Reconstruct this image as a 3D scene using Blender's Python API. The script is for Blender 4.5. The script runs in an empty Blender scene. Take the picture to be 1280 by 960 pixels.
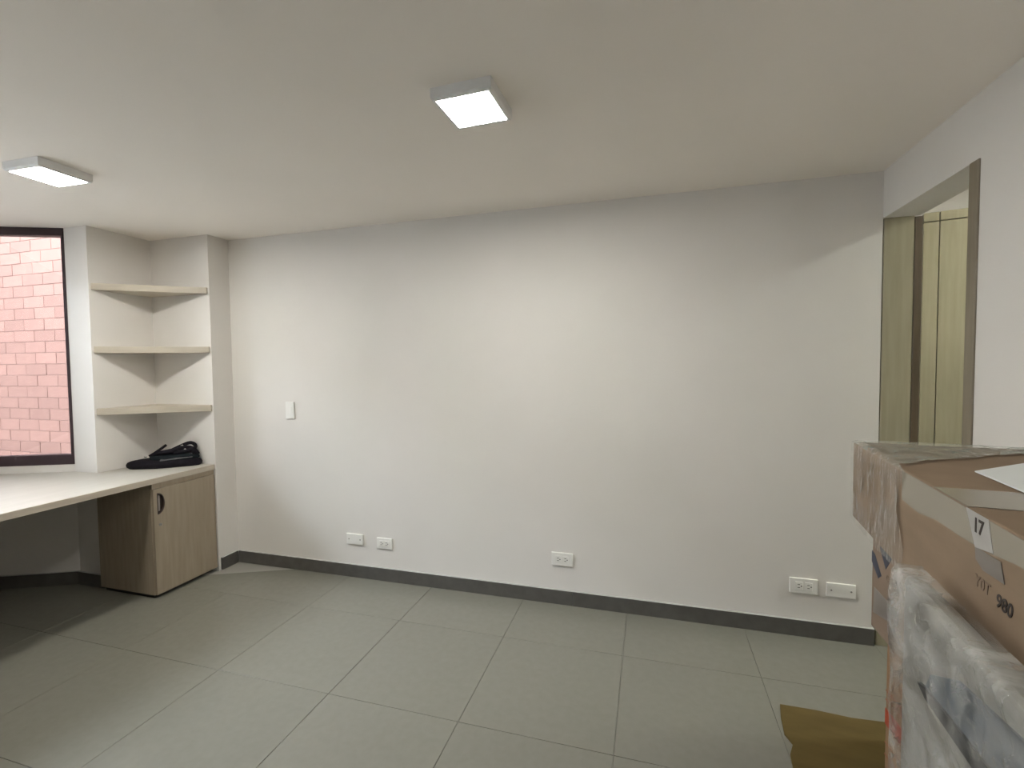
import bpy, bmesh, math, random
from mathutils import Vector, Matrix, noise

random.seed(7)
scene = bpy.context.scene
COL = scene.collection
R = math.radians

# ------------------------------------------------------------------ camera
F_PX, YAW, PITCH, ROLL, CAM_H = 590.0, 0.2835, 0.0413, -0.011, 1.4026
cam_data = bpy.data.cameras.new('camera')
cam_data.sensor_fit = 'HORIZONTAL'
cam_data.sensor_width = 36.0
cam_data.lens = F_PX / 1280.0 * 36.0
cam_data.clip_start = 0.02
cam = bpy.data.objects.new('camera', cam_data)
COL.objects.link(cam)
cam.matrix_world = (Matrix.Translation((0, 0, CAM_H)) @ Matrix.Rotation(YAW, 4, 'Z')
                    @ Matrix.Rotation(math.pi / 2 - PITCH, 4, 'X') @ Matrix.Rotation(ROLL, 4, 'Z'))
scene.camera = cam

# ------------------------------------------------------------------ light
world = bpy.data.worlds.new('overcast_sky')
scene.world = world
world.use_nodes = True
bg = world.node_tree.nodes['Background']
bg.inputs['Color'].default_value = (0.88, 0.955, 1.05, 1)
SKY = 16.0
bg.inputs['Strength'].default_value = SKY
LAMP_STRENGTH = 92.0

vs = scene.view_settings
vs.view_transform = 'Standard'
vs.look = 'None'
vs.gamma = 1.0
vs.use_curve_mapping = False
vs.exposure = 1.0
scene.cycles.max_bounces = 14
scene.cycles.diffuse_bounces = 9
scene.cycles.transparent_max_bounces = 16
scene.cycles.sample_clamp_indirect = 12

# ------------------------------------------------------------------ room sizes
H = 2.30            # ceiling
D = 2.68            # back wall
XL, XR = -2.86, 1.067
PIER_Y = 2.518
NX, PY, WX = -3.38, 2.125, -3.58     # niche wall, pilaster front, window jamb
OB_A = R(24)
OB_DIR = Vector((-math.cos(OB_A), -math.sin(OB_A), 0))
OB_LEN = 0.52
OB0 = Vector((WX, PY, 0))
OB1 = OB0 + OB_DIR * OB_LEN
LW = OB1.x          # left wall plane
REAR = -2.1
WT = 0.146          # wall thickness at the doorway
DOOR_Y, DOOR_Z = 1.99, 2.078
DESK_Z = 0.74

# ------------------------------------------------------------------ materials
def nt(name):
    m = bpy.data.materials.new(name)
    m.use_nodes = True
    t = m.node_tree
    return m, t, t.nodes['Principled BSDF']

def plain(name, col, rough=0.6, metal=0.0, spec=0.5):
    m, t, b = nt(name)
    b.inputs['Base Color'].default_value = (*col, 1)
    b.inputs['Roughness'].default_value = rough
    b.inputs['Metallic'].default_value = metal
    b.inputs['Specular IOR Level'].default_value = spec
    return m

def noisy(name, c1, c2, scale=6, rough=0.6, stretch=(1, 1, 1), bump=0.0, bscale=None, detail=4, spec=0.5, lo=.3, hi=.7, rand=0.0):
    m, t, b = nt(name)
    n = t.nodes; l = t.links
    tc = n.new('ShaderNodeTexCoord'); mp = n.new('ShaderNodeMapping')
    mp.inputs['Scale'].default_value = stretch
    l.new(tc.outputs['Object'], mp.inputs['Vector'])
    nz = n.new('ShaderNodeTexNoise'); nz.inputs['Scale'].default_value = scale; nz.inputs['Detail'].default_value = detail
    l.new(mp.outputs[0], nz.inputs['Vector'])
    cr = n.new('ShaderNodeValToRGB')
    cr.color_ramp.elements[0].position = lo; cr.color_ramp.elements[1].position = hi
    cr.color_ramp.elements[0].color = (*c1, 1); cr.color_ramp.elements[1].color = (*c2, 1)
    l.new(nz.outputs['Fac'], cr.inputs[0])
    out = cr.outputs[0]
    if rand:
        oi = n.new('ShaderNodeObjectInfo')
        mr = n.new('ShaderNodeMapRange'); mr.inputs['To Min'].default_value = 1 - rand; mr.inputs['To Max'].default_value = 1 + rand
        l.new(oi.outputs['Random'], mr.inputs['Value'])
        hs = n.new('ShaderNodeHueSaturation'); l.new(out, hs.inputs['Color']); l.new(mr.outputs[0], hs.inputs['Value'])
        out = hs.outputs[0]
    l.new(out, b.inputs['Base Color'])
    b.inputs['Roughness'].default_value = rough
    b.inputs['Specular IOR Level'].default_value = spec
    if bump:
        n2 = n.new('ShaderNodeTexNoise'); n2.inputs['Scale'].default_value = bscale or scale * 4; n2.inputs['Detail'].default_value = 5
        l.new(mp.outputs[0], n2.inputs['Vector'])
        bp = n.new('ShaderNodeBump'); bp.inputs['Strength'].default_value = bump; bp.inputs['Distance'].default_value = 0.002
        l.new(n2.outputs['Fac'], bp.inputs['Height']); l.new(bp.outputs[0], b.inputs['Normal'])
    return m

def film_mat(name, alpha, col=(0.85, 0.85, 0.83), rough=0.12, var=0.25, scale=9, bump=.8, crinkle=(1, 1, 1)):
    """Clear stretch film: mostly see-through, cloudy where it is layered."""
    m, t, b = nt(name)
    n = t.nodes; l = t.links
    tc = n.new('ShaderNodeTexCoord')
    nz = n.new('ShaderNodeTexNoise'); nz.inputs['Scale'].default_value = scale; nz.inputs['Detail'].default_value = 6; nz.inputs['Distortion'].default_value = 1.2
    l.new(tc.outputs['Object'], nz.inputs['Vector'])
    mr = n.new('ShaderNodeMapRange'); mr.inputs['From Min'].default_value = .35; mr.inputs['From Max'].default_value = .68
    mr.inputs['To Min'].default_value = max(0.02, alpha - var); mr.inputs['To Max'].default_value = min(1, alpha + var)
    l.new(nz.outputs['Fac'], mr.inputs['Value'])
    t.nodes.remove(b)
    out = n['Material Output']
    tr = n.new('ShaderNodeBsdfTransparent'); df = n.new('ShaderNodeBsdfDiffuse'); df.inputs['Color'].default_value = (*col, 1)
    gl = n.new('ShaderNodeBsdfGlossy'); gl.inputs['Roughness'].default_value = rough; gl.inputs['Color'].default_value = (1, 1, 1, 1)
    m1 = n.new('ShaderNodeMixShader'); m2 = n.new('ShaderNodeMixShader')
    l.new(mr.outputs[0], m1.inputs[0]); l.new(tr.outputs[0], m1.inputs[1]); l.new(df.outputs[0], m1.inputs[2])
    fr = n.new('ShaderNodeFresnel'); fr.inputs['IOR'].default_value = 1.5
    l.new(m1.outputs[0], m2.inputs[1]); l.new(gl.outputs[0], m2.inputs[2])
    l.new(m2.outputs[0], out.inputs[0])
    # crinkles: sharp creases stretched along the drop of the film
    mp = n.new('ShaderNodeMapping'); mp.inputs['Scale'].default_value = crinkle
    l.new(tc.outputs['Object'], mp.inputs['Vector'])
    n3 = n.new('ShaderNodeTexNoise'); n3.inputs['Scale'].default_value = 34; n3.inputs['Detail'].default_value = 3; n3.inputs['Distortion'].default_value = 1.5
    l.new(mp.outputs[0], n3.inputs['Vector'])
    bp = n.new('ShaderNodeBump'); bp.inputs['Strength'].default_value = bump; bp.inputs['Distance'].default_value = 0.008
    l.new(n3.outputs['Fac'], bp.inputs['Height']); l.new(bp.outputs[0], gl.inputs['Normal']); l.new(bp.outputs[0], fr.inputs['Normal'])
    gm_ = n.new('ShaderNodeMapRange'); gm_.inputs['From Min'].default_value = .50; gm_.inputs['From Max'].default_value = .70
    gm_.inputs['To Min'].default_value = .12; gm_.inputs['To Max'].default_value = 1.6
    l.new(n3.outputs['Fac'], gm_.inputs['Value'])
    mm = n.new('ShaderNodeMath'); mm.operation = 'MULTIPLY'; mm.use_clamp = True
    l.new(fr.outputs[0], mm.inputs[0]); l.new(gm_.outputs[0], mm.inputs[1]); l.new(mm.outputs[0], m2.inputs[0])
    return m

M = {}
M['wall'] = noisy('white_wall_paint', (.71, .685, .655), (.74, .715, .685), 2.5, .75, bump=.12, bscale=120, spec=.3)
M['ceil'] = noisy('ceiling_paint', (.875, .825, .765), (.895, .845, .785), 2.0, .85, bump=.15, bscale=90, spec=.2)
M['grout'] = plain('grout', (.27, .26, .235), .9)
M['tile'] = noisy('porcelain_tile', (.190, .187, .157), (.203, .200, .169), 30, .2, bump=.03, bscale=60, spec=.45, rand=.025)
M['base'] = noisy('grey_baseboard', (.082, .078, .071), (.108, .102, .094), 18, .45)
M['base_top'] = plain('baseboard_pale_top', (.42, .42, .41), .6)  # top face, paler than the front
M['wood'] = noisy('ash_laminate', (.295, .243, .178), (.365, .305, .23), 7, .5, stretch=(7, 7, .55), bump=.06, bscale=30, lo=.25, hi=.75)
M['wood_edge'] = noisy('ash_edge_band', (.46, .41, .34), (.54, .48, .40), 9, .5, stretch=(1, .4, 5))
M['shelf'] = noisy('shelf_laminate', (.46, .415, .34), (.52, .47, .39), 9, .5, stretch=(1, .6, 4))
M['desk'] = noisy('cream_laminate', (.43, .405, .36), (.465, .438, .392), 5, .4, stretch=(6, .6, 1))
M['closet'] = noisy('closet_laminate', (.30, .275, .185), (.37, .335, .235), 7, .5, stretch=(7, 7, .5), lo=.25, hi=.75)
M['jamb'] = noisy('jamb_wood', (.20, .168, .118), (.25, .21, .155), 7, .5, stretch=(7, 7, .5))
M['darkwood'] = noisy('dark_stained_wood', (.075, .052, .029), (.11, .078, .045), 8, .5, stretch=(7, 7, .5))
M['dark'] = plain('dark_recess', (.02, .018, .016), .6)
M['frame'] = plain('brown_aluminium', (.045, .028, .034), .4, spec=.4)
M['plastic'] = plain('white_plastic', (.80, .79, .76), .35)
M['slot'] = plain('socket_slot', (.05, .05, .05), .6)
M['screw'] = plain('plate_screw', (.30, .29, .28), .4, metal=.6)
M['lamp_body'] = plain('lamp_housing_white', (.78, .78, .78), .4)
M['chrome'] = plain('chrome', (.8, .8, .8), .15, metal=1)
M['handle'] = plain('dark_bronze_cup', (.05, .035, .03), .35)
M['handle_shading'] = plain('painted_cup_shading', (.33, .29, .27), .4)  # paler tone painting the shading inside the pull
M['bag'] = noisy('black_nylon', (.008, .007, .010), (.014, .012, .017), 40, .8, bump=.2, bscale=200, spec=.15)
M['bag2'] = noisy('black_teal_nylon', (.006, .009, .012), (.011, .016, .019), 40, .75, bump=.2, bscale=200, spec=.15)
M['strap'] = noisy('grey_webbing', (.09, .09, .095), (.14, .14, .145), 60, .7)
M['card'] = noisy('brown_cardboard', (.215, .155, .105), (.26, .19, .13), 5, .8, stretch=(1, 1, 3), bump=.1, bscale=60, spec=.2)
M['card2'] = noisy('pinkish_cardboard', (.22, .16, .12), (.265, .20, .15), 5, .8, bump=.1, bscale=60, spec=.2)
M['card3'] = noisy('orange_cardboard', (.25, .15, .085), (.30, .185, .105), 5, .8, bump=.1, bscale=60, spec=.2)
M['sheet'] = noisy('flat_cardboard', (.095, .067, .022), (.125, .088, .030), 4, .85, stretch=(1, 4, 1), bump=.1, bscale=50, spec=.2)
M['tape'] = plain('clear_packing_tape', (.27, .24, .19), .22)
M['label'] = noisy('whitish_tape_label', (.32, .305, .29), (.40, .385, .37), 20, .3)
M['smudge'] = noisy('grey_tape_patch', (.14, .12, .105), (.18, .155, .135), 20, .3)
M['ink'] = plain('black_marker', (.035, .025, .02), .7)
M['ink2'] = plain('faded_print', (.19, .13, .09), .8)
M['blueprint'] = plain('dark_blue_print', (.045, .05, .075), .6)
M['red'] = plain('red_print', (.36, .055, .02), .7)
M['redline'] = plain('thin_red_print', (.26, .09, .045), .8)
M['foam'] = plain('white_foam', (.74, .77, .77), .6)
M['core'] = noisy('pale_wrapped_board', (.24, .228, .205), (.28, .267, .24), 6, .6)
M['bluepanel'] = noisy('blue_grey_panel', (.055, .075, .105), (.09, .11, .14), 6, .4)
M['blackedge'] = plain('black_rubber_edge', (.012, .012, .014), .5)
M['film'] = film_mat('stretch_film', .27, col=(.60, .60, .58), var=.25, rough=.07, bump=.9)
M['film_thin'] = film_mat('stretch_film_thin', .10, col=(.60, .57, .54), var=.12, scale=12, rough=.06, crinkle=(1.2, 1.2, .3), bump=.9)
M['film_top'] = film_mat('stretch_film_top', .40, col=(.50, .52, .47), var=.2, scale=8, rough=.15)
M['ground'] = noisy('concrete_ground', (.42, .405, .38), (.48, .46, .435), 3, .9)
M['blocker'] = noisy('grey_blocker', (.17, .168, .165), (.20, .198, .195), 3, .9)  # neutral grey for the added sky-blocking wall
M['mortar'] = plain('mortar', (.105, .059, .048), .95)
M['brick'] = noisy('pink_brick', (.087, .047, .0375), (.097, .0525, .042), 10, .9, bump=.3, bscale=60, spec=.2, rand=.09)

def emit(name, col, s):
    m, t, b = nt(name)
    b.inputs['Base Color'].default_value = (.9, .9, .9, 1)
    b.inputs['Emission Color'].default_value = (*col, 1)
    b.inputs['Emission Strength'].default_value = s
    return m
M['lamp_corridor'] = emit('lit_corridor_diffuser', (.96, 1.0, .90), LAMP_STRENGTH * 1.9)
M['lamp'] = emit('lit_diffuser', (1.0, .97, .895), LAMP_STRENGTH)

gm, gt, gb = nt('window_glass')
gt.nodes.remove(gb)
_o = gt.nodes['Material Output']
_t = gt.nodes.new('ShaderNodeBsdfTransparent'); _t.inputs[0].default_value = (.96, .97, .97, 1)
_g = gt.nodes.new('ShaderNodeBsdfGlossy'); _g.inputs['Roughness'].default_value = 0.02
_f = gt.nodes.new('ShaderNodeFresnel'); _f.inputs[0].default_value = 1.3
_m = gt.nodes.new('ShaderNodeMixShader')
gt.links.new(_f.outputs[0], _m.inputs[0]); gt.links.new(_t.outputs[0], _m.inputs[1]); gt.links.new(_g.outputs[0], _m.inputs[2])
gt.links.new(_m.outputs[0], _o.inputs[0])
M['glass'] = gm

# ------------------------------------------------------------------ helpers
def mesh_obj(name, bm, mat, parent=None, smooth=False):
    me = bpy.data.meshes.new(name)
    bmesh.ops.recalc_face_normals(bm, faces=bm.faces[:])
    bm.to_mesh(me); bm.free()
    for mm in (mat if isinstance(mat, (list, tuple)) else [mat]):
        me.materials.append(M[mm] if isinstance(mm, str) else mm)
    if smooth:
        for p in me.polygons: p.use_smooth = True
    o = bpy.data.objects.new(name, me)
    COL.objects.link(o)
    if parent is not None: o.parent = parent
    return o

def empty(name, loc=(0, 0, 0), rz=0.0, parent=None):
    o = bpy.data.objects.new(name, None)
    o.empty_display_size = .05
    o.location = loc; o.rotation_euler = (0, 0, rz)
    COL.objects.link(o)
    if parent is not None: o.parent = parent
    return o

def tag(o, label, cat, group=None):
    o['label'] = label; o['category'] = cat
    if group: o['group'] = group
    return o

def struct(o, label=None):
    o['kind'] = 'structure'
    if label: o['label'] = label
    return o

def bm_box(bm, lo, hi, bevel=0.0, seg=1):
    r = bmesh.ops.create_cube(bm, size=1)
    vsx = r['verts']
    s = [hi[i] - lo[i] for i in range(3)]; c = [(hi[i] + lo[i]) / 2 for i in range(3)]
    for v in vsx: v.co = Vector([v.co[i] * s[i] + c[i] for i in range(3)])
    if bevel:
        es = list({e for v in vsx for e in v.link_edges})
        bmesh.ops.bevel(bm, geom=es, offset=bevel, segments=seg, profile=.5, affect='EDGES')

def box(name, lo, hi, mat, parent=None, bevel=0.0, seg=1):
    bm = bmesh.new(); bm_box(bm, lo, hi, bevel, seg)
    return mesh_obj(name, bm, mat, parent)

def bm_prism(bm, pts, z0, z1):
    a = [bm.verts.new((x, y, z0)) for x, y in pts]
    b = [bm.verts.new((x, y, z1)) for x, y in pts]
    n = len(pts)
    bm.faces.new(a); bm.faces.new(b)
    for i in range(n): bm.faces.new((a[i], a[(i + 1) % n], b[(i + 1) % n], b[i]))

def prism(name, pts, z0, z1, mat, parent=None, bevel=0.0, seg=1):
    bm = bmesh.new(); bm_prism(bm, pts, z0, z1)
    if bevel: bmesh.ops.bevel(bm, geom=bm.edges[:], offset=bevel, segments=seg, profile=.5, affect='EDGES')
    return mesh_obj(name, bm, mat, parent)

def bm_tube(bm, pts, r, seg=8, closed=False):
    pts = [Vector(p) for p in pts]; n = len(pts); rings = []
    for i, p in enumerate(pts):
        if closed: d = pts[(i + 1) % n] - pts[i - 1]
        else: d = pts[min(i + 1, n - 1)] - pts[max(i - 1, 0)]
        d.normalize()
        up = Vector((0, 0, 1)) if abs(d.z) < .9 else Vector((1, 0, 0))
        a = d.cross(up).normalized(); b = d.cross(a)
        rr = r[i] if isinstance(r, (list, tuple)) else r
        rings.append([bm.verts.new(p + a * math.cos(2 * math.pi * k / seg) * rr + b * math.sin(2 * math.pi * k / seg) * rr) for k in range(seg)])
    m = n if closed else n - 1
    for i in range(m):
        A, B = rings[i], rings[(i + 1) % n]
        for k in range(seg): bm.faces.new((A[k], A[(k + 1) % seg], B[(k + 1) % seg], B[k]))
    if not closed: bm.faces.new(rings[0]); bm.faces.new(rings[-1])

def bm_cyl(bm, c, r, h, axis='Z', seg=16, r2=None):
    res = bmesh.ops.create_cone(bm, cap_ends=True, segments=seg, radius1=r, radius2=r if r2 is None else r2, depth=h)
    rot = {'Z': Matrix(), 'X': Matrix.Rotation(math.pi / 2, 4, 'Y'), 'Y': Matrix.Rotation(-math.pi / 2, 4, 'X')}[axis]
    for v in res['verts']: v.co = rot @ v.co + Vector(c)

def text_mesh(name, txt, size, mat, parent, mw, depth=.0003, shear=0, bold=0.0):
    cu = bpy.data.curves.new(name, 'FONT')
    cu.body = txt; cu.size = size; cu.extrude = depth; cu.shear = shear; cu.offset = bold
    t = bpy.data.objects.new(name + '_tmp', cu); COL.objects.link(t)
    dg = bpy.context.evaluated_depsgraph_get()
    me = bpy.data.meshes.new_from_object(t.evaluated_get(dg))
    bpy.data.objects.remove(t)
    me.materials.clear(); me.materials.append(M[mat])
    o = bpy.data.objects.new(name, me); COL.objects.link(o)
    o.parent = parent; o.matrix_local = mw
    return o

# ================================================================== STRUCTURE
room = [(XR, REAR), (XR, D), (XL, D), (XL, PIER_Y), (NX, PIER_Y), (NX, PY), (WX, PY), (OB1.x, OB1.y), (LW, REAR)]
XO = XR + WT
CX1, CY0, CY1 = 2.7, 0.3, 3.72          # corridor behind the doorway

# floor: base slab with tiles laid on it
fl = prism('floor', room, -.12, -.004, 'grout'); struct(fl, 'pale grey porcelain tile floor')
def clip(poly, inside, inter):
    out = []
    for i in range(len(poly)):
        a, b = poly[i - 1], poly[i]
        if inside(b):
            if not inside(a): out.append(inter(a, b))
            out.append(b)
        elif inside(a): out.append(inter(a, b))
    return out
def half(nx, ny, c):
    f = lambda p: nx * p[0] + ny * p[1] - c
    def inter(a, b):
        t = f(a) / (f(a) - f(b)); return (a[0] + (b[0] - a[0]) * t, a[1] + (b[1] - a[1]) * t)
    return (lambda p: f(p) <= 1e-9), inter
ob_n = Vector((math.sin(OB_A), -math.cos(OB_A), 0))
TX, TY, TS, J = -1.3217, 2.2661, 0.6, 0.0009
full = None
for i in range(-6, 6):
    for j in range(-8, 2):
        x0, y0 = TX + i * TS, TY + j * TS
        poly = [(x0 + J, y0 + J), (x0 + TS - J, y0 + J), (x0 + TS - J, y0 + TS - J), (x0 + J, y0 + TS - J)]
        ymax = D if x0 + TS > XL else PY
        ycl = D if x0 + TS > XL + .3 else (PIER_Y if x0 + TS > NX + .02 else PY)
        for h in (half(1, 0, XR), half(-1, 0, -LW), half(0, 1, ycl), half(0, -1, -REAR), half(-ob_n.x, -ob_n.y, -(ob_n.x * OB0.x + ob_n.y * OB0.y))):
            poly = clip(poly, *h)
            if len(poly) < 3: break
        if len(poly) < 3: continue
        whole = len(poly) == 4 and abs(max(p[0] for p in poly) - min(p[0] for p in poly) - TS + 2 * J) < 1e-4 and abs(max(p[1] for p in poly) - min(p[1] for p in poly) - TS + 2 * J) < 1e-4
        if whole and full is not None:
            o = full.copy(); COL.objects.link(o); o.location = (x0, y0, 0)
        else:
            bm = bmesh.new()
            bm_prism(bm, [(p[0] - x0, p[1] - y0) for p in poly], -.004, 0)
            te = [e for e in bm.edges if all(v.co.z > -.001 for v in e.verts)]
            bmesh.ops.bevel(bm, geom=te, offset=.0008, segments=1, affect='EDGES')
            o = mesh_obj('tile', bm, 'tile', fl); o.location = (x0, y0, 0)
            if whole: full = o
        o.parent = fl
struct(box('floor_corridor', (XR, CY0, -.12), (CX1, CY1, 0), 'tile'), 'tile floor of the corridor behind the doorway')

ceil_pts = [(XO, REAR), (XO, D + .15), (WX, D + .15), (WX - .05, PY + .11), (LW - .12, OB1.y + .06), (LW - .12, REAR)]
struct(prism('ceiling', ceil_pts, H, H + .16, 'ceil'), 'flat off-white painted ceiling')

struct(box('wall_back', (XL, D, -.12), (XR, D + .15, H), 'wall'), 'plain white back wall')
struct(box('wall_pier', (NX, PIER_Y, -.12), (XL, D + .15, H), 'wall'), 'white pier standing beside the corner shelves')
struct(box('wall_pilaster', (WX, PY, -.12), (NX, D + .15, H), 'wall'), 'white pilaster between window and corner shelves')

# right wall with a doorway at its far end
wr = struct(box('wall_right', (XR, REAR, -.12), (XO, DOOR_Y, H), 'wall'), 'white right wall')
box('lintel', (XR, DOOR_Y, DOOR_Z), (XO, D, H), 'wall', wr)
struct(box('wall_doorway_end', (XR, D + .03, -.12), (XO, D + .15, H), 'wall'), 'wall end behind the door lining')
struct(box('wall_rear', (LW - .15, REAR - .15, -.12), (XO, REAR, H), 'wall'), 'white wall behind the viewpoint')
# corridor shell
HC = H + .32
struct(box('wall_corridor_upper', (XR, CY0 - .1, H + .16), (XO, CY1, HC), 'wall'), 'white wall above the doorway on the corridor side')
struct(box('ceiling_corridor', (XR, CY0 - .1, HC), (CX1 + .1, CY1 + .1, HC + .1), 'ceil'), 'white ceiling of the corridor')
struct(box('wall_corridor_far', (XR, CY1, -.12), (CX1, CY1 + .1, HC), 'wall'), 'white end wall of the corridor')
struct(box('wall_corridor_side', (CX1, CY0, -.12), (CX1 + .1, CY1 + .1, HC), 'wall'), 'white side wall of the corridor')
struct(box('wall_corridor_near', (XO, CY0 - .1, -.12), (CX1, CY0, HC), 'wall'), 'white near wall of the corridor')
struct(box('wall_corridor_left', (XR, D + .15, -.12), (XR + .1, CY1, HC), 'wall'), 'white corridor wall running on behind the back wall')

# door lining
dr = struct(empty('door_1', (XR, DOOR_Y, 0)), 'wood-lined doorway without a leaf')
P0 = Vector((XR, DOOR_Y, 0))
def rel(p): return tuple(Vector(p) - P0)
box('jamb', rel((XR - .006, DOOR_Y, 0)), rel((XO, DOOR_Y + .05, DOOR_Z)), 'jamb', dr, .002)
box('jamb_panel', rel((XR + .004, D - .002, 0)), rel((XR + .126, D + .03, DOOR_Z)), 'closet', dr, .002)
box('door_stop', rel((XR + .126, D - .004, 0)), rel((XO + .012, D + .03, DOOR_Z - .004)), 'darkwood', dr, .002)

# window walls --------------------------------------------------------
SILL_Z, HEAD_Z = .788, H
def wall_run(name, A, B, z0, z1, thick, outn, mat='wall'):
    A = Vector(A); B = Vector(B); o = outn * thick
    return prism(name, [(A.x, A.y), (B.x, B.y), (B.x + o.x, B.y + o.y), (A.x + o.x, A.y + o.y)], z0, z1, mat)
struct(wall_run('wall_window', OB0, OB1, -.12, SILL_Z, .12, -ob_n), 'white slanted wall under the window')
W1_Y0, W1_Y1 = -1.25, OB1.y - .05
wl = struct(box('wall_left', (LW - .12, REAR, -.12), (LW, OB1.y, SILL_Z), 'wall'), 'white wall under the left window')
box('wall_segment', (LW - .12, REAR, SILL_Z), (LW, W1_Y0, H), 'wall', wl)
box('wall_segment', (LW - .12, W1_Y1, SILL_Z), (LW, OB1.y, H), 'wall', wl)

def window(name, A, B, inn, z0, z1, mull, label):
    """framed glazing between floor points A and B; inn points into the room"""
    A = Vector(A); B = Vector(B); d = (B - A); L = d.length; d.normalize()
    rz = math.atan2(d.y, d.x)
    root = struct(empty(name, (A.x, A.y, 0), rz), label)
    s = 1 if Vector((-d.y, d.x, 0)).dot(inn) > 0 else -1     # local +y or -y is inside
    y0, y1 = sorted((-.05 * s, .004 * s))
    fw = .018
    box('top_rail', (0, y0, z1 - .05), (L, y1, z1), 'frame', root, .002)
    box('bottom_rail', (0, y0, z0), (L, y1, z0 + .064), 'frame', root, .002)
    for x in (0, L - fw): box('stile', (x, y0, z0 + .064), (x + fw, y1, z1 - .05), 'frame', root, .002)
    xs = [fw] + mull + [L - fw]
    for x in mull: box('mullion', (x - .02, y0, z0 + .064), (x + .02, y1, z1 - .05), 'frame', root, .002)
    for a, b in zip(xs[:-1], xs[1:]):
        a += 0 if a == fw else .02; b -= 0 if b == L - fw else .02
        yc = -.025 * s
        box('pane', (a, yc - .002, z0 + .064), (b, yc + .002, z1 - .05), 'glass', root)
    return root
window('window_1', OB0, OB1, ob_n, SILL_Z, H, [], 'dark brown framed window looking onto a brick wall')
window('window_2', (LW, W1_Y0, 0), (LW, W1_Y1, 0), Vector((1, 0, 0)), SILL_Z, H, [1.04, 2.08], 'dark framed window of the left wall')

def portal(name, c, w, h, normal):
    ld = bpy.data.lights.new(name, 'AREA'); ld.shape = 'RECTANGLE'; ld.size = w; ld.size_y = h
    ld.cycles.is_portal = True
    o = bpy.data.objects.new(name, ld); COL.objects.link(o)
    o.location = c
    o.rotation_euler = Vector(normal).to_track_quat('-Z', 'Y').to_euler()
mid = (OB0 + OB1) / 2 - ob_n * .08
portal('window_daylight', (mid.x, mid.y, 1.55), OB_LEN, 1.5, ob_n)
portal('window_daylight', (LW - .08, (W1_Y0 + W1_Y1) / 2, 1.55), W1_Y1 - W1_Y0, 1.5, (1, 0, 0))

# baseboards ------------------------------------------------------------
BH, BT = .085, .015
def baseboard(name, A, B, inn, cuts=(), label='grey porcelain baseboard'):
    A = Vector((*A, 0)); B = Vector((*B, 0)); d = (B - A); L = d.length; d.normalize()
    root = struct(empty(name, A, math.atan2(d.y, d.x)), label)
    s = 1 if Vector((-d.y, d.x, 0)).dot(Vector((*inn, 0))) > 0 else -1
    xs = [0] + list(cuts) + [L]
    for a, b in zip(xs[:-1], xs[1:]):
        y0, y1 = sorted((0, BT * s))
        bm = bmesh.new(); bm_box(bm, (a + .0008, y0, 0), (b - .0008, y1, BH), .0012)
        for f in bm.faces: f.material_index = 1 if f.normal.z > .5 else 0
        mesh_obj('baseboard_strip', bm, ['base', 'base_top'], root)
baseboard('baseboard_back', (XL + BT, D), (XR - .004, D), (0, -1), (-.44 - XL, ))
baseboard('baseboard_pier', (XL, PIER_Y + .012), (XL, D - BT), (1, 0))
baseboard('baseboard_pilaster', (WX, PY), (NX + .02, PY), (0, -1))
baseboard('baseboard_window', (OB1.x + .012, OB1.y), (OB0.x - .004, OB0.y), (ob_n.x, ob_n.y))
baseboard('baseboard_left', (LW, REAR + BT), (LW, OB1.y - .01), (1, 0))
baseboard('baseboard_right', (XR, REAR + BT), (XR, DOOR_Y - .002), (-1, 0))
baseboard('baseboard_rear', (LW, REAR), (XR, REAR), (0, 1))

# outside: brick wall across the light well -----------------------------------
BY, BL, BHT = 3.02, .28, .105
bw = struct(box('wall_brick_outside', (-9.0, BY + .005, -.5), (WX + .25, BY + .3, 4.2), 'mortar'), 'pink brick wall across the light well')
bm = bmesh.new(); bm_box(bm, (.0028, 0, .0028), (BL - .0028, .03, BHT - .0028), .0015)
b0 = mesh_obj('brick', bm, 'brick', bw)
first = True
rest = bmesh.new()
z_lo, z_hi, x_lo, x_hi = .30, 2.95, -6.75, -4.45
row = 0
z = -.435
while z < 4.0:
    x = -8.9 + (BL / 2 if row % 2 else 0) + random.uniform(-.012, .012)
    while x + BL < WX + .25:
        dy = random.uniform(-.0015, .0015)
        if z_lo < z < z_hi and x_lo < x < x_hi:
            if first: o = b0; first = False
            else:
                o = b0.copy(); COL.objects.link(o); o.parent = bw
            o.location = (x, BY + dy, z)
        else:
            bm_box(rest, (x + .0028, BY + dy, z + .0028), (x + BL - .0028, BY + .03, z + BHT - .0028))
        x += BL
    z += BHT; row += 1
struct(box('wall_sky_blocker', (-7.4, -9.0, -.5), (-7.1, BY, 3.5), 'blocker'), 'plain grey building added out of view to hold back the low sky')  # unseen wall, added to keep low sky light out of the left window
ro = mesh_obj('bricks_beyond', rest, 'brick', bw); ro['kind'] = 'stuff'
struct(box('ground_outside', (-14, -10, -.7), (WX + .4, BY + .3, -.5), 'ground'), 'concrete ground of the light well')

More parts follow.
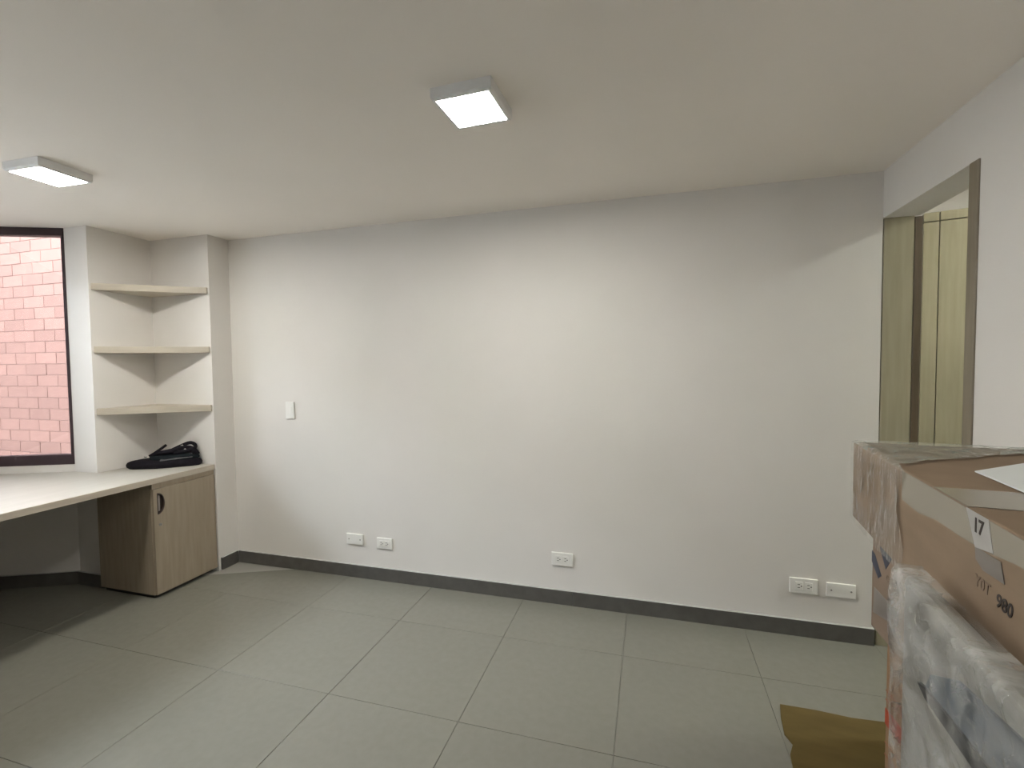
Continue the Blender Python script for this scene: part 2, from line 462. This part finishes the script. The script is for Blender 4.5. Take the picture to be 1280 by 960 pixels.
# ================================================================== THINGS
# worktop ---------------------------------------------------------------------
DX = XL - .008
DESK_T = .034
ob_in = [OB0 + ob_n * .003, OB1 + ob_n * .003]
end_y = -.55
desk = tag(empty('worktop', (DX, end_y, 0)), 'long cream worktop with pale wood edge built in under the window', 'worktop')
off = Vector((DX, end_y, 0))
dp = [(DX - .004, end_y), (DX - .004, PIER_Y - .002), (NX + .002, PIER_Y - .002), (NX + .002, PY - .002), (WX, PY - .002),
      (ob_in[1].x + .003, ob_in[1].y), (LW + .003, end_y)]
prism('top', [(x - off.x, y - off.y) for x, y in dp], DESK_Z - DESK_T, DESK_Z, 'desk', desk, .001)
box('edge_band', (-.004, 0, DESK_Z - DESK_T - .0005), (0, PIER_Y - .002 - end_y, DESK_Z - .0005), 'wood_edge', desk, .0006)
box('end_panel', (LW + .02 - DX, .02, 0), (-.04, .045, DESK_Z - DESK_T), 'wood', desk, .001)

# cabinet -----------------------------------------------------------------------
CY_0, CY_1 = 2.092, PIER_Y - .004
cab = tag(empty('cabinet', (DX, CY_0, 0)), 'small pale wood cabinet with one door under the worktop', 'cabinet')
CW, CDp, CT = CY_1 - CY_0, .475, DESK_Z - DESK_T - .001
# local: x from -depth to 0 (front), y 0..CW
box('plinth', (-CDp + .03, .012, 0), (-.035, CW - .012, .022), 'dark', cab)
box('side_panel', (-CDp, 0, .022), (-.018, .016, CT), 'wood', cab, .001)
box('side_panel', (-CDp, CW - .016, .022), (-.018, CW, CT), 'wood', cab, .001)
box('back_panel', (-CDp, .016, .022), (-CDp + .01, CW - .016, CT), 'wood', cab)
box('bottom_panel', (-CDp + .01, .016, .022), (-.018, CW - .016, .04), 'wood', cab)
box('top_rail', (-.03, .0, CT - .032), (-.006, CW, CT), 'wood', cab, .001)
# door with a D-shaped pull cut into it
door_lo, door_hi = (.003, .025), (CW - .003, .671)
def d_loop(cy, cz, hh, w, n=14, inset=0):
    pts = []
    for k in range(n + 1):
        a = -math.pi / 2 + math.pi * k / n
        pts.append((cy + (w - inset) * math.cos(a) ** .9 if abs(math.cos(a)) > 1e-6 else cy, cz + (hh - inset) * math.sin(a)))
    pts[0] = (cy + inset, cz - hh + inset); pts[-1] = (cy + inset, cz + hh - inset)
    return pts
hy, hz, hh, hw = .024, .580, .066, .046
bm = bmesh.new()
outer = [(door_lo[0], door_lo[1]), (door_hi[0], door_lo[1]), (door_hi[0], door_hi[1]), (door_lo[0], door_hi[1])]
hole = d_loop(hy, hz, hh, hw)
def loop_verts(pts, x): return [bm.verts.new((x, y, zz)) for y, zz in pts]
XF = 0.0
vo, vh = loop_verts(outer, XF), loop_verts(hole, XF)
es = [bm.edges.new((vo[i], vo[(i + 1) % 4])) for i in range(4)] + [bm.edges.new((vh[i], vh[(i + 1) % len(vh)])) for i in range(len(vh))]
bmesh.ops.triangle_fill(bm, use_beauty=True, edges=es)
vob = loop_verts(outer, XF - .017)
for i in range(4): bm.faces.new((vo[i], vo[(i + 1) % 4], vob[(i + 1) % 4], vob[i]))
bm.faces.new(vob)
vhb = loop_verts(hole, XF - .014)
for i in range(len(vh)): bm.faces.new((vh[i], vh[(i + 1) % len(vh)], vhb[(i + 1) % len(vh)], vhb[i]))
door = mesh_obj('door', bm, 'wood', cab)
bm = bmesh.new()
a_ = loop_verts(hole, -.0135); bm.faces.new(a_)
rim_o, rim_i = loop_verts(hole, .0012), loop_verts(d_loop(hy, hz, hh, hw, inset=.004), .0012)
rim_b = loop_verts(d_loop(hy, hz, hh, hw, inset=.004), -.0135)
nH = len(rim_o)
for i in range(nH):
    j = (i + 1) % nH
    bm.faces.new((rim_o[i], rim_o[j], rim_i[j], rim_i[i])); bm.faces.new((rim_i[i], rim_i[j], rim_b[j], rim_b[i]))
pull = mesh_obj('pull_cup', bm, 'handle', door); pull['label'] = 'dark D-shaped recessed pull'
box('pull_shading', (-.012, hy + .005, hz - hh * .72), (-.003, hy + .021, hz + hh * .72), 'handle_shading', door, .003)  # grey plate stands in for the lighter shading at the cup's left
bm = bmesh.new(); bm_cyl(bm, (.001, .038, .450), .0085, .005, 'X', 20)
lk = mesh_obj('lock', bm, 'screw', door)
box('keyhole', (.0034, .037, .445), (.0042, .039, .455), 'dark', door)

# corner shelves -----------------------------------------------------------------
for zb, nm in ((1.903, 'uppermost triangular pale wood shelf, just under the ceiling in the corner niche'),
               (1.504, 'middle triangular pale wood shelf of three in the corner niche'),
               (1.108, 'lowest triangular pale wood shelf, above the black bag in the corner niche')):
    pts = [(NX + .001, PY + .010), (XL - .012, PIER_Y - .012), (XL - .012, PIER_Y - .001), (NX + .001, PIER_Y - .001)]
    o = prism('corner_shelf', pts, zb, zb + .042, 'shelf', None, .0015)
    tag(o, nm, 'shelf', 'corner shelves')

# black bag on the worktop ----------------------------------------------------------
bag = tag(empty('laptop_bag', (-3.14, 2.38, DESK_Z)), 'black flat laptop bag with its strap heaped on top, lying on the worktop', 'bag')
def blob(name, foot, z0, z1, mat, parent, o=(-3.14, 2.38), puff=.5, sub=2, wob=.006, seed=0):
    """soft cushion-like slab over a footprint polygon"""
    bm = bmesh.new()
    pts = [Vector((x - o[0], y - o[1], 0)) for x, y in foot]
    n = 40
    per = []
    L = [(pts[(i + 1) % len(pts)] - pts[i]).length for i in range(len(pts))]; T = sum(L)
    for k in range(n):
        s = T * k / n; i = 0
        while s > L[i]: s -= L[i]; i += 1
        per.append(pts[i].lerp(pts[(i + 1) % len(pts)], s / L[i]))
    for _ in range(2): per = [(per[i - 1] + per[i] * 2 + per[(i + 1) % n]) / 4 for i in range(n)]
    c = sum(per, Vector()) / n
    levels = [(0.93, 0), (1.0, .22), (1.01, .5), (.97, .78), (.88, .95), (.6, 1.03), (.3, 1.06)]
    rings = []
    for sc_, h in levels:
        ring = []
        for p in per:
            q = c + (p - c) * sc_
            zz = z0 + (z1 - z0) * h
            if h > 0: zz += noise.noise(Vector((q.x * 9, q.y * 9, seed))) * wob * (1 if h > .6 else .3)
            ring.append(bm.verts.new((q.x, q.y, zz)))
        rings.append(ring)
    for A, B in zip(rings[:-1], rings[1:]):
        for k in range(n): bm.faces.new((A[k], A[(k + 1) % n], B[(k + 1) % n], B[k]))
    bm.faces.new(rings[0]); bm.faces.new(rings[-1])
    return mesh_obj(name, bm, mat, parent, True)
body = blob('body', [(-3.325, 2.245), (-3.27, 2.24), (-3.10, 2.315), (-2.955, 2.45), (-2.935, 2.505), (-3.10, 2.508), (-3.28, 2.45), (-3.33, 2.36)], 0, .052, 'bag', bag, seed=1)
blob('front_pocket', [(-3.20, 2.31), (-3.10, 2.335), (-2.965, 2.455), (-2.96, 2.50), (-3.08, 2.50), (-3.22, 2.40)], .046, .082, 'bag2', bag, seed=4, wob=.012)
def wavy(pts, n=30):
    out = []
    P = [Vector(p) for p in pts]
    for i in range(len(P) - 1):
        p0, p1, p2, p3 = P[max(i - 1, 0)], P[i], P[i + 1], P[min(i + 2, len(P) - 1)]
        for k in range(8):
            t = k / 8
            out.append(.5 * ((2 * p1) + (-p0 + p2) * t + (2 * p0 - 5 * p1 + 4 * p2 - p3) * t * t + (-p0 + 3 * p1 - 3 * p2 + p3) * t ** 3))
    out.append(P[-1])
    return out
bm = bmesh.new()
bm_tube(bm, wavy([(-.10, -.03, .070), (-.085, -.01, .085), (-.07, .01, .103), (-.05, .03, .124), (-.035, .04, .138)]), .0085, 8)
mesh_obj('carry_handle', bm, 'bag', bag, True)
bm = bmesh.new()
bm_tube(bm, wavy([(-.05, -.04, .085), (.0, -.02, .098), (.05, .01, .104), (.08, .05, .116), (.11, .085, .120), (.14, .10, .105), (.17, .10, .075)]), [.014] * 49, 8)
bm_tube(bm, wavy([(.02, .02, .10), (.06, .05, .125), (.1, .09, .148), (.13, .105, .144), (.15, .10, .12), (.12, .06, .10), (.06, .02, .09)]), .012, 8)
bm_tube(bm, wavy([(-.03, -.01, .088), (.03, .03, .102), (.08, .07, .110), (.13, .09, .104), (.165, .085, .085)]), .017, 8)
mesh_obj('shoulder_strap', bm, 'bag', bag, True)
for p in ((.088, .055, .137), (.105, .06, .112), (-.10, -.055, .072)):
    bm = bmesh.new()
    r_ = bmesh.ops.create_icosphere(bm, subdivisions=2, radius=.0075)
    for v in r_['verts']: v.co = Vector((v.co.x * 1.6, v.co.y, v.co.z * .8)) + Vector(p)
    bk = mesh_obj('buckle', bm, 'chrome', bag, True); bk['label'] = 'small chrome buckle'
bm = bmesh.new()
A = [(.03, -.046, .060), (.10, .01, .066), (.165, .075, .071)]
for i in range(2):
    a, b = Vector(A[i]), Vector(A[i + 1])
    for w0, w1 in (((0, 0, 0), (0, 0, .012)),):
        v = [bm.verts.new(q) for q in (a + Vector((0, -.012, -.010)), b + Vector((0, -.012, -.010)), b + Vector((-.010, .012, .012)), a + Vector((-.010, .012, .012)))]
        bm.faces.new(v)
bmesh.ops.remove_doubles(bm, verts=bm.verts[:], dist=.0005)
bmesh.ops.solidify(bm, geom=bm.faces[:], thickness=.003)
st = mesh_obj('webbing_band', bm, 'strap', bag); st['label'] = 'grey webbing band'

# ceiling lamps ------------------------------------------------------------------
def lamp(loc, rz, label, diff='lamp'):
    t = tag(empty('ceiling_lamp', loc, rz), label, 'lamp', 'square ceiling lamps')
    h, o = .105, .040
    bm = bmesh.new()
    # housing: square frame with chamfered lower rim
    lv = [(h, 0), (h, -.030), (h - .004, -.038), (h - .014, -.038), (h - .014, -.034), ]
    rings = [[bm.verts.new((sx * r, sy * r, zz)) for sx, sy in ((-1, -1), (1, -1), (1, 1), (-1, 1))] for r, zz in lv]
    for A, B in zip(rings[:-1], rings[1:]):
        for k in range(4): bm.faces.new((A[k], A[(k + 1) % 4], B[(k + 1) % 4], B[k]))
    bm.faces.new(rings[0])
    mesh_obj('housing', bm, 'lamp_body', t)
    box('diffuser', (-h + .014, -h + .014, -.0375), (h - .014, h - .014, -.0335), diff, t, .001)
    return t
lamp((-.575, 1.535, H), R(-2), 'lit square white ceiling lamp facing the bare middle of the back wall')
lamp((-2.577, 1.487, H), R(2), 'lit square white ceiling lamp above the worktop, beside the window')
lamp((2.42, 2.32, HC), 0, 'lit square white ceiling lamp in the corridor behind the doorway', 'lamp_corridor')

# wall plates --------------------------------------------------------------------------
def plate(name, x0, x1, z0, z1, kind, label, cat, group=None):
    cx, cz = (x0 + x1) / 2, (z0 + z1) / 2; w, h = x1 - x0, z1 - z0
    t = tag(empty(name, (cx, D, cz)), label, cat, group)
    box('cover_plate', (-w / 2, -.011, -h / 2), (w / 2, 0, h / 2), 'plastic', t, .003, 2)
    if kind == 'outlet':
        for sx in (-1, 1):
            f = box('socket', (sx * w * .17 - w * .13, -.0135, -h * .27), (sx * w * .17 + w * .13, -.011, h * .27), 'plastic', t, .001)
            bm = bmesh.new()
            for k in (-1, 1): bm_box(bm, (sx * w * .17 - w * .045 - .001, -.0140, k * h * .10 - .0016), (sx * w * .17 + w * .03, -.0134, k * h * .10 + .0016))
            bm_cyl(bm, (sx * w * .17 + w * .08, -.0136, 0), .0032, .001, 'Y', 10)
            mesh_obj('slot', bm, 'slot', f)
    elif kind == 'blank':
        for sx in (-1, 1):
            bm = bmesh.new(); bm_cyl(bm, (sx * w * .34, -.0115, 0), .0042, .002, 'Y', 12)
            mesh_obj('screw', bm, 'screw', t)
    else:
        box('rocker', (-w * .3, -.014, -h * .20), (w * .3, -.011, h * .20), 'plastic', t, .001)
        for k in (-1, 1):
            bm = bmesh.new(); bm_cyl(bm, (0, -.0114, k * h * .38), .003, .001, 'Y', 10)
            mesh_obj('screw', bm, 'plastic', t)
    return t
plate('light_switch', -2.402, -2.332, 1.046, 1.164, 'switch', 'white upright light switch on the back wall near the pier', 'switch')
plate('blank_cover', -1.940, -1.815, .220, .290, 'blank', 'white blank cover plate with two screws, below the light switch', 'cover plate')
plate('wall_outlet', -1.712, -1.600, .212, .282, 'outlet', 'white double outlet next to the blank plate, on the pier side of the wall', 'outlet')
plate('wall_outlet', -.550, -.424, .229, .305, 'outlet', 'white double outlet alone above the baseboard seam in the middle of the wall', 'outlet')
plate('wall_outlet', .690, .818, .222, .300, 'outlet', 'white double outlet beside the blank plate nearest the doorway and boxes', 'outlet')
plate('blank_cover', .855, .982, .222, .292, 'blank', 'white blank cover plate with two screws beside the cardboard boxes', 'cover plate')

# wardrobe seen through the doorway ------------------------------------------------------
wd_dir = Vector((.178, -.045, 0)).normalized()
wd = tag(empty('wardrobe', (1.437, 3.134, 0), math.atan2(wd_dir.y, wd_dir.x)), 'tall pale wood wardrobe standing beyond the doorway', 'wardrobe')
WW, WH = 1.02, 2.20
box('carcass', (0, .022, 0), (WW, .52, WH), 'darkwood', wd)
box('side_filler', (0, 0, 0), (.064, .022, 2.148), 'closet', wd, .001)
box('top_filler', (0, 0, 2.153), (.064, .022, WH), 'closet', wd, .001)
box('top_filler', (.068, 0, 2.153), (WW, .022, WH), 'closet', wd, .001)
for a, b in ((.068, .54), (.544, WW)):
    d_ = box('door', (a, 0, .06), (b, .022, 2.148), 'closet', wd, .001)
    xh = b - .04 if a < .3 else a + .04
    box('handle', (xh - .006, -.025, 1.0), (xh + .006, -.001, 1.14), 'chrome', d_, .002)

# boxes --------------------------------------------------------------------------------------
def frame_at(x, y, th):
    """local x runs along the visible side towards the near end, y goes out of that side"""
    return math.atan2(-math.cos(th), -math.sin(th))
# local x = (-sin th, -cos th); local y = 90deg ccw from x = (cos th, -sin th)  -> into the box
def face_text(name, txt, size, mat, parent, s, z, shear=0, bold=0, rot=0):
    # text lies on local plane y = 0 facing -y, reading along +x
    mw = Matrix.Translation((s, -.0008, z)) @ Matrix.Rotation(math.pi / 2, 4, 'X') @ Matrix.Rotation(rot, 4, 'Z')
    return text_mesh(name, txt, size, mat, parent, mw, shear=shear, bold=bold)
def face_poly(name, pts, mat, parent, y=-.0008, t=.0006):
    bm = bmesh.new()
    a = [bm.verts.new((s, y, z)) for s, z in pts]; b = [bm.verts.new((s, y + t, z)) for s, z in pts]
    n = len(pts); bm.faces.new(a); bm.faces.new(b)
    for i in range(n): bm.faces.new((a[i], a[(i + 1) % n], b[(i + 1) % n], b[i]))
    return mesh_obj(name, bm, mat, parent)
def carton(name, x, y, z, th, L, W, Ht, mat, label):
    t = tag(empty(name, (x, y, z), frame_at(x, y, th)), label, 'box', 'cardboard boxes stacked by the right wall')
    bm = bmesh.new()
    bm_box(bm, (0, 0, 0), (L, W, Ht), .004, 2)
    bmesh.ops.subdivide_edges(bm, edges=[e for e in bm.edges if e.calc_length() > .15], cuts=6, use_grid_fill=True)
    for v in bm.verts:
        n_ = noise.noise_vector(v.co * 5 + Vector((x * 9, y, z)))
        v.co += Vector((0, abs(n_.y) * .0004, n_.z * (.003 if v.co.z > Ht - .01 else 0)))
    mesh_obj('carton', bm, mat, t)
    return t

B3 = carton('cardboard_box', .727, 1.74, .008, R(-5), .78, .30, .545, 'card3', 'orange-brown box with red print, lowest of the stack, standing on the flat cardboard')
face_poly('red_band', [(.0, .285), (.0, .232), (.17, .222), (.36, .215), (.36, .275), (.17, .275)], 'red', B3)
for z_ in (.345, .315, .175, .135):
    face_poly('print_line', [(.0, z_), (.3, z_ - .006), (.3, z_ - .009), (.0, z_ - .004)], 'redline', B3)
for a, b in (((.05, .31), (.07, .345)), ((.07, .345), (.09, .305)), ((.115, .30), (.118, .342)), ((.118, .342), (.145, .325)), ((.145, .325), (.122, .315)), ((.165, .295), (.18, .34)), ((.18, .34), (.2, .292))):
    d_ = (Vector((b[0], b[1])) - Vector((a[0], a[1]))).normalized() * .0022
    face_poly('print_stroke', [(a[0] - d_.y, a[1] + d_.x), (b[0] - d_.y, b[1] + d_.x), (b[0] + d_.y, b[1] - d_.x), (a[0] + d_.y, a[1] - d_.x)], 'redline', B3)
face_poly('red_spot', [(.115, .50), (.16, .505), (.165, .455), (.13, .46)], 'red', B3)

B2 = carton('cardboard_box', .682, 1.74, .556, R(0), .82, .36, .345, 'card2', 'pinkish box with dark blue diamond logo, between two other boxes of the stack')
lz = -.556
def diamond(cx, cz, w, h): return [(cx - w, cz), (cx, cz - h), (cx + w, cz), (cx, cz + h)]
lg = face_poly('logo', diamond(.092, .828 + lz, .040, .052), 'blueprint', B2)
face_poly('logo', [(.0, .845 + lz - .045), (.02, .790 + lz + .005), (.066, .745 + lz), (.046, .728 + lz), (.014, .752 + lz), (.0, .765 + lz)], 'blueprint', B2)
face_text('print', 'coo', .042, 'ink2', B2, .095, .745 + lz)
face_poly('tape_patch', [(.02, .690 + lz), (.17, .682 + lz), (.17, .640 + lz), (.015, .606 + lz)], 'smudge', B2)
# flap standing out at the joint with the box below
bm = bmesh.new()
fl_ = []
for k in range(7):
    s = -.012 + .20 * k / 6
    fl_.append([bm.verts.new((s, -.002, .565 - .008)), bm.verts.new((s + .004, -.022 + .004 * math.sin(k), .548 - .006 * math.sin(k * .8) + .012 * (1 - k / 6)))])
for a, b in zip(fl_[:-1], fl_[1:]): bm.faces.new((a[0], b[0], b[1], a[1]))
bmesh.ops.solidify(bm, geom=bm.faces[:], thickness=.004)
for v in bm.verts: v.co.z -= .012
mesh_obj('flap', bm, 'card3', B3)

TH = R(7.0)
BT_Z = .906
B1 = carton('cardboard_box', .625, 1.74, BT_Z, TH, 1.06, .415, .239, 'card', 'long brown box on top of the stack, its far end wrapped in film, marker writing')
bz = -BT_Z
# lighter tape strip along the upper edge of the side and over onto the top
pts = [(.43, 1.143)] + [(1.05, 1.143), (1.05, 1.098)] + [(.98 - .09 * k, 1.104 - .006 * k + .004 * math.sin(k * 2)) for k in range(6)] + [(.43, 1.075)]
face_poly('tape', [(s, z + bz) for s, z in pts], 'tape', B1, y=-.0008)
face_poly('label_tape', [(s, z + bz) for s, z in [(.738, 1.144), (.812, 1.144), (.828, 1.095), (.772, 1.085)]], 'label', B1, y=-.0014)
face_text('marker_writing', '17', .034, 'ink', B1, .765, 1.112 + bz, bold=.0008).location.y = -.0017
face_poly('tape_patch', [(s, z + bz) for s, z in [(.772, 1.086), (.850, 1.090), (.862, 1.060), (.80, 1.056), (.775, 1.066)]], 'smudge', B1, y=-.0014)
face_text('marker_writing', 'Y0T', .028, 'ink2', B1, .772, 1.022 + bz, bold=.0004, shear=.15).location.y = -.0005
face_text('marker_writing', '980', .030, 'ink', B1, .838, 1.017 + bz, bold=.0006, shear=.15).location.y = -.0005
box('top_tape', (.60, .0, .2395), (.74, .18, .2405), 'tape', B1)

# stretch film around the far end of the long box: a crumpled sheet on side and top
film = tag(empty('stretch_film', (.625, 1.74, BT_Z), frame_at(0, 0, TH)), 'glossy clear stretch film wrapped round the far end of the long box', 'film')
bm = bmesh.new()
rows = []
NS, NV = 44, 46
Hb, Wb = .239, .412
for i in range(NS + 1):
    u = i / NS
    col_ = []
    for j in range(NV + 1):
        v = j / NV
        low = -.006 - .010 * max(0, math.sin(u * 4.2)) * u
        side_len = Hb - low
        tot = side_len + Wb
        q = v * tot
        # slanted edge over the top
        if q <= side_len:
            s_end = .44 + .02 * math.sin(q * 30)
            s = -.004 + u * s_end; z_ = low + q; y = 0
            k = noise.noise(Vector((s * 26, z_ * 5, 1.3)))
            k2 = noise.noise(Vector((s * 60, z_ * 18, 5)))
            edge = min(1, max(0, (Hb - z_) / .02))
            p = (s, -.004 - abs(k) * .006 * edge - k2 * .0025 * edge, z_ + .003 * (1 - edge))
        else:
            yy = q - side_len
            s_end = .387 - .75 * yy + .008 * math.sin(yy * 40)
            s = -.004 + u * s_end
            k = noise.noise(Vector((s * 14, yy * 14, 9)))
            p = (s, yy - .004, Hb + .0045 + abs(k) * .006)
        col_.append(bm.verts.new(p))
    rows.append(col_)
for a, b in zip(rows[:-1], rows[1:]):
    for j in range(NV): bm.faces.new((a[j], b[j], b[j + 1], a[j + 1]))
for f in bm.faces: f.material_index = 1 if f.calc_center_median().z > Hb + .002 else 0
mesh_obj('film_sheet', bm, ['film_thin', 'film_top'], film, True)

# white foam sheet lying on the long box
def to_box(px, py):
    lx = Vector((-math.sin(TH), -math.cos(TH))); ly = Vector((math.cos(TH), -math.sin(TH)))
    d_ = Vector((px - .625, py - 1.74)); return d_.dot(lx), d_.dot(ly)
fo = tag(empty('foam_sheet', (.705, 1.305, 1.1485)), 'thin white foam sheet lying on the long box', 'foam sheet')
fp = [(.705, 1.305), (.872, 1.433), (.945, 1.36), (.90, .85), (.66, .86), (.684, 1.124)]
prism('sheet', [(x - .705, y - 1.305) for x, y in fp], 0, .003, 'foam', fo, .0006)

# film-wrapped board leaning against the stack -------------------------------------------------
TB = math.atan(.1175)
wb = tag(empty('wrapped_board', (.338 + .1175 * 1.09, 1.09, .008), frame_at(0, 0, TB)), 'pale board with a black edged blue-grey panel, wrapped in cloudy film, leaning on the boxes', 'wrapped board')
WBL, WBW, WBH = .60, .044, .985
bm = bmesh.new(); bm_box(bm, (.012, .008, 0), (WBL, WBW, WBH), .016, 3)
mesh_obj('board', bm, 'core', wb)
zl = -.008
face_poly('panel', [(.135, .836 + zl), (.345, .862 + zl), (.61, .893 + zl), (.61, .965 + zl), (.42, .955 + zl), (.25, .925 + zl), (.16, .878 + zl)], 'bluepanel', wb, y=.004, t=.004)
face_poly('edge_trim', [(.118, .838 + zl), (.15, .829 + zl), (.345, .838 + zl), (.61, .862 + zl), (.61, .897 + zl), (.345, .868 + zl), (.15, .848 + zl)], 'blackedge', wb, y=.0, t=.006)
# crumpled film: side, far end and top
bm = bmesh.new()
prof = []
NZ, NS = 96, 60
rows = []
for j in range(NZ + 1):
    r_ = []
    q = (WBH + .008 + .046) * j / NZ
    zz = min(q, WBH + .008); over = max(0, q - WBH - .008)
    for i in range(NS + 1):
        u = i / NS
        # path: from behind the far end, round the corner, along the side
        if u < .12:
            t_ = u / .12
            base = Vector((.004 - .006 * math.sin(t_ * math.pi / 2), WBW * (1 - t_), 0))
            nrm = Vector((-1, 0, 0))
        else:
            t_ = (u - .12) / .88
            base = Vector((-.002 + (WBL + .002) * t_, -.006, 0)); nrm = Vector((0, -1, 0))
            if t_ < .04: nrm = Vector((-.7, -.7, 0))
        bul = .010 * math.exp(-((zz - .90) / .06) ** 2) * (1 - min(1, u * 2.2)) * 1.3
        pos = base + Vector((0, 0, zz))
        w_ = noise.noise(pos * 9 + Vector((3, 1, 7))); w2 = noise.noise(pos * 24); w3 = noise.noise(Vector((pos.x * 30, pos.y * 30, pos.z * 6)))
        amp = .35 + .65 * max(0, min(1, (zz - .55) / .3))
        pos += nrm * (bul + amp * (.35 if u < .14 else 1) * (abs(w_) * .012 + w2 * .004 + w3 * .003))
        if over > 0:
            pos.y = min(WBW, max(pos.y, -.004) + over); pos.z += abs(w2) * .006
        r_.append(bm.verts.new(pos))
    rows.append(r_)
for a, b in zip(rows[:-1], rows[1:]):
    for i in range(NS): bm.faces.new((a[i], a[i + 1], b[i + 1], b[i]))
mesh_obj('film_wrap', bm, 'film', wb, True)

# flattened cardboard on the floor -----------------------------------------------------------
fc = [(.513, 2.097), (.64, 2.098), (.76, 2.088), (.90, 2.098), (1.045, 2.10), (1.045, .95), (.42, .95), (.455, 1.62), (.478, 1.79), (.482, 1.83), (.505, 1.885), (.488, 1.93), (.498, 2.02)]
bm = bmesh.new()
vv = [bm.verts.new((x - .75, y - 1.5, .0015)) for x, y in fc]
f_ = bm.faces.new(vv)
r_ = bmesh.ops.extrude_face_region(bm, geom=[f_])
for v in r_['geom']:
    if isinstance(v, bmesh.types.BMVert): v.co.z = .0065
o = mesh_obj('flat_cardboard', bm, 'sheet'); o.location = (.75, 1.5, 0)
tag(o, 'flattened sheet of brown cardboard lying on the floor tiles under the stack', 'cardboard')
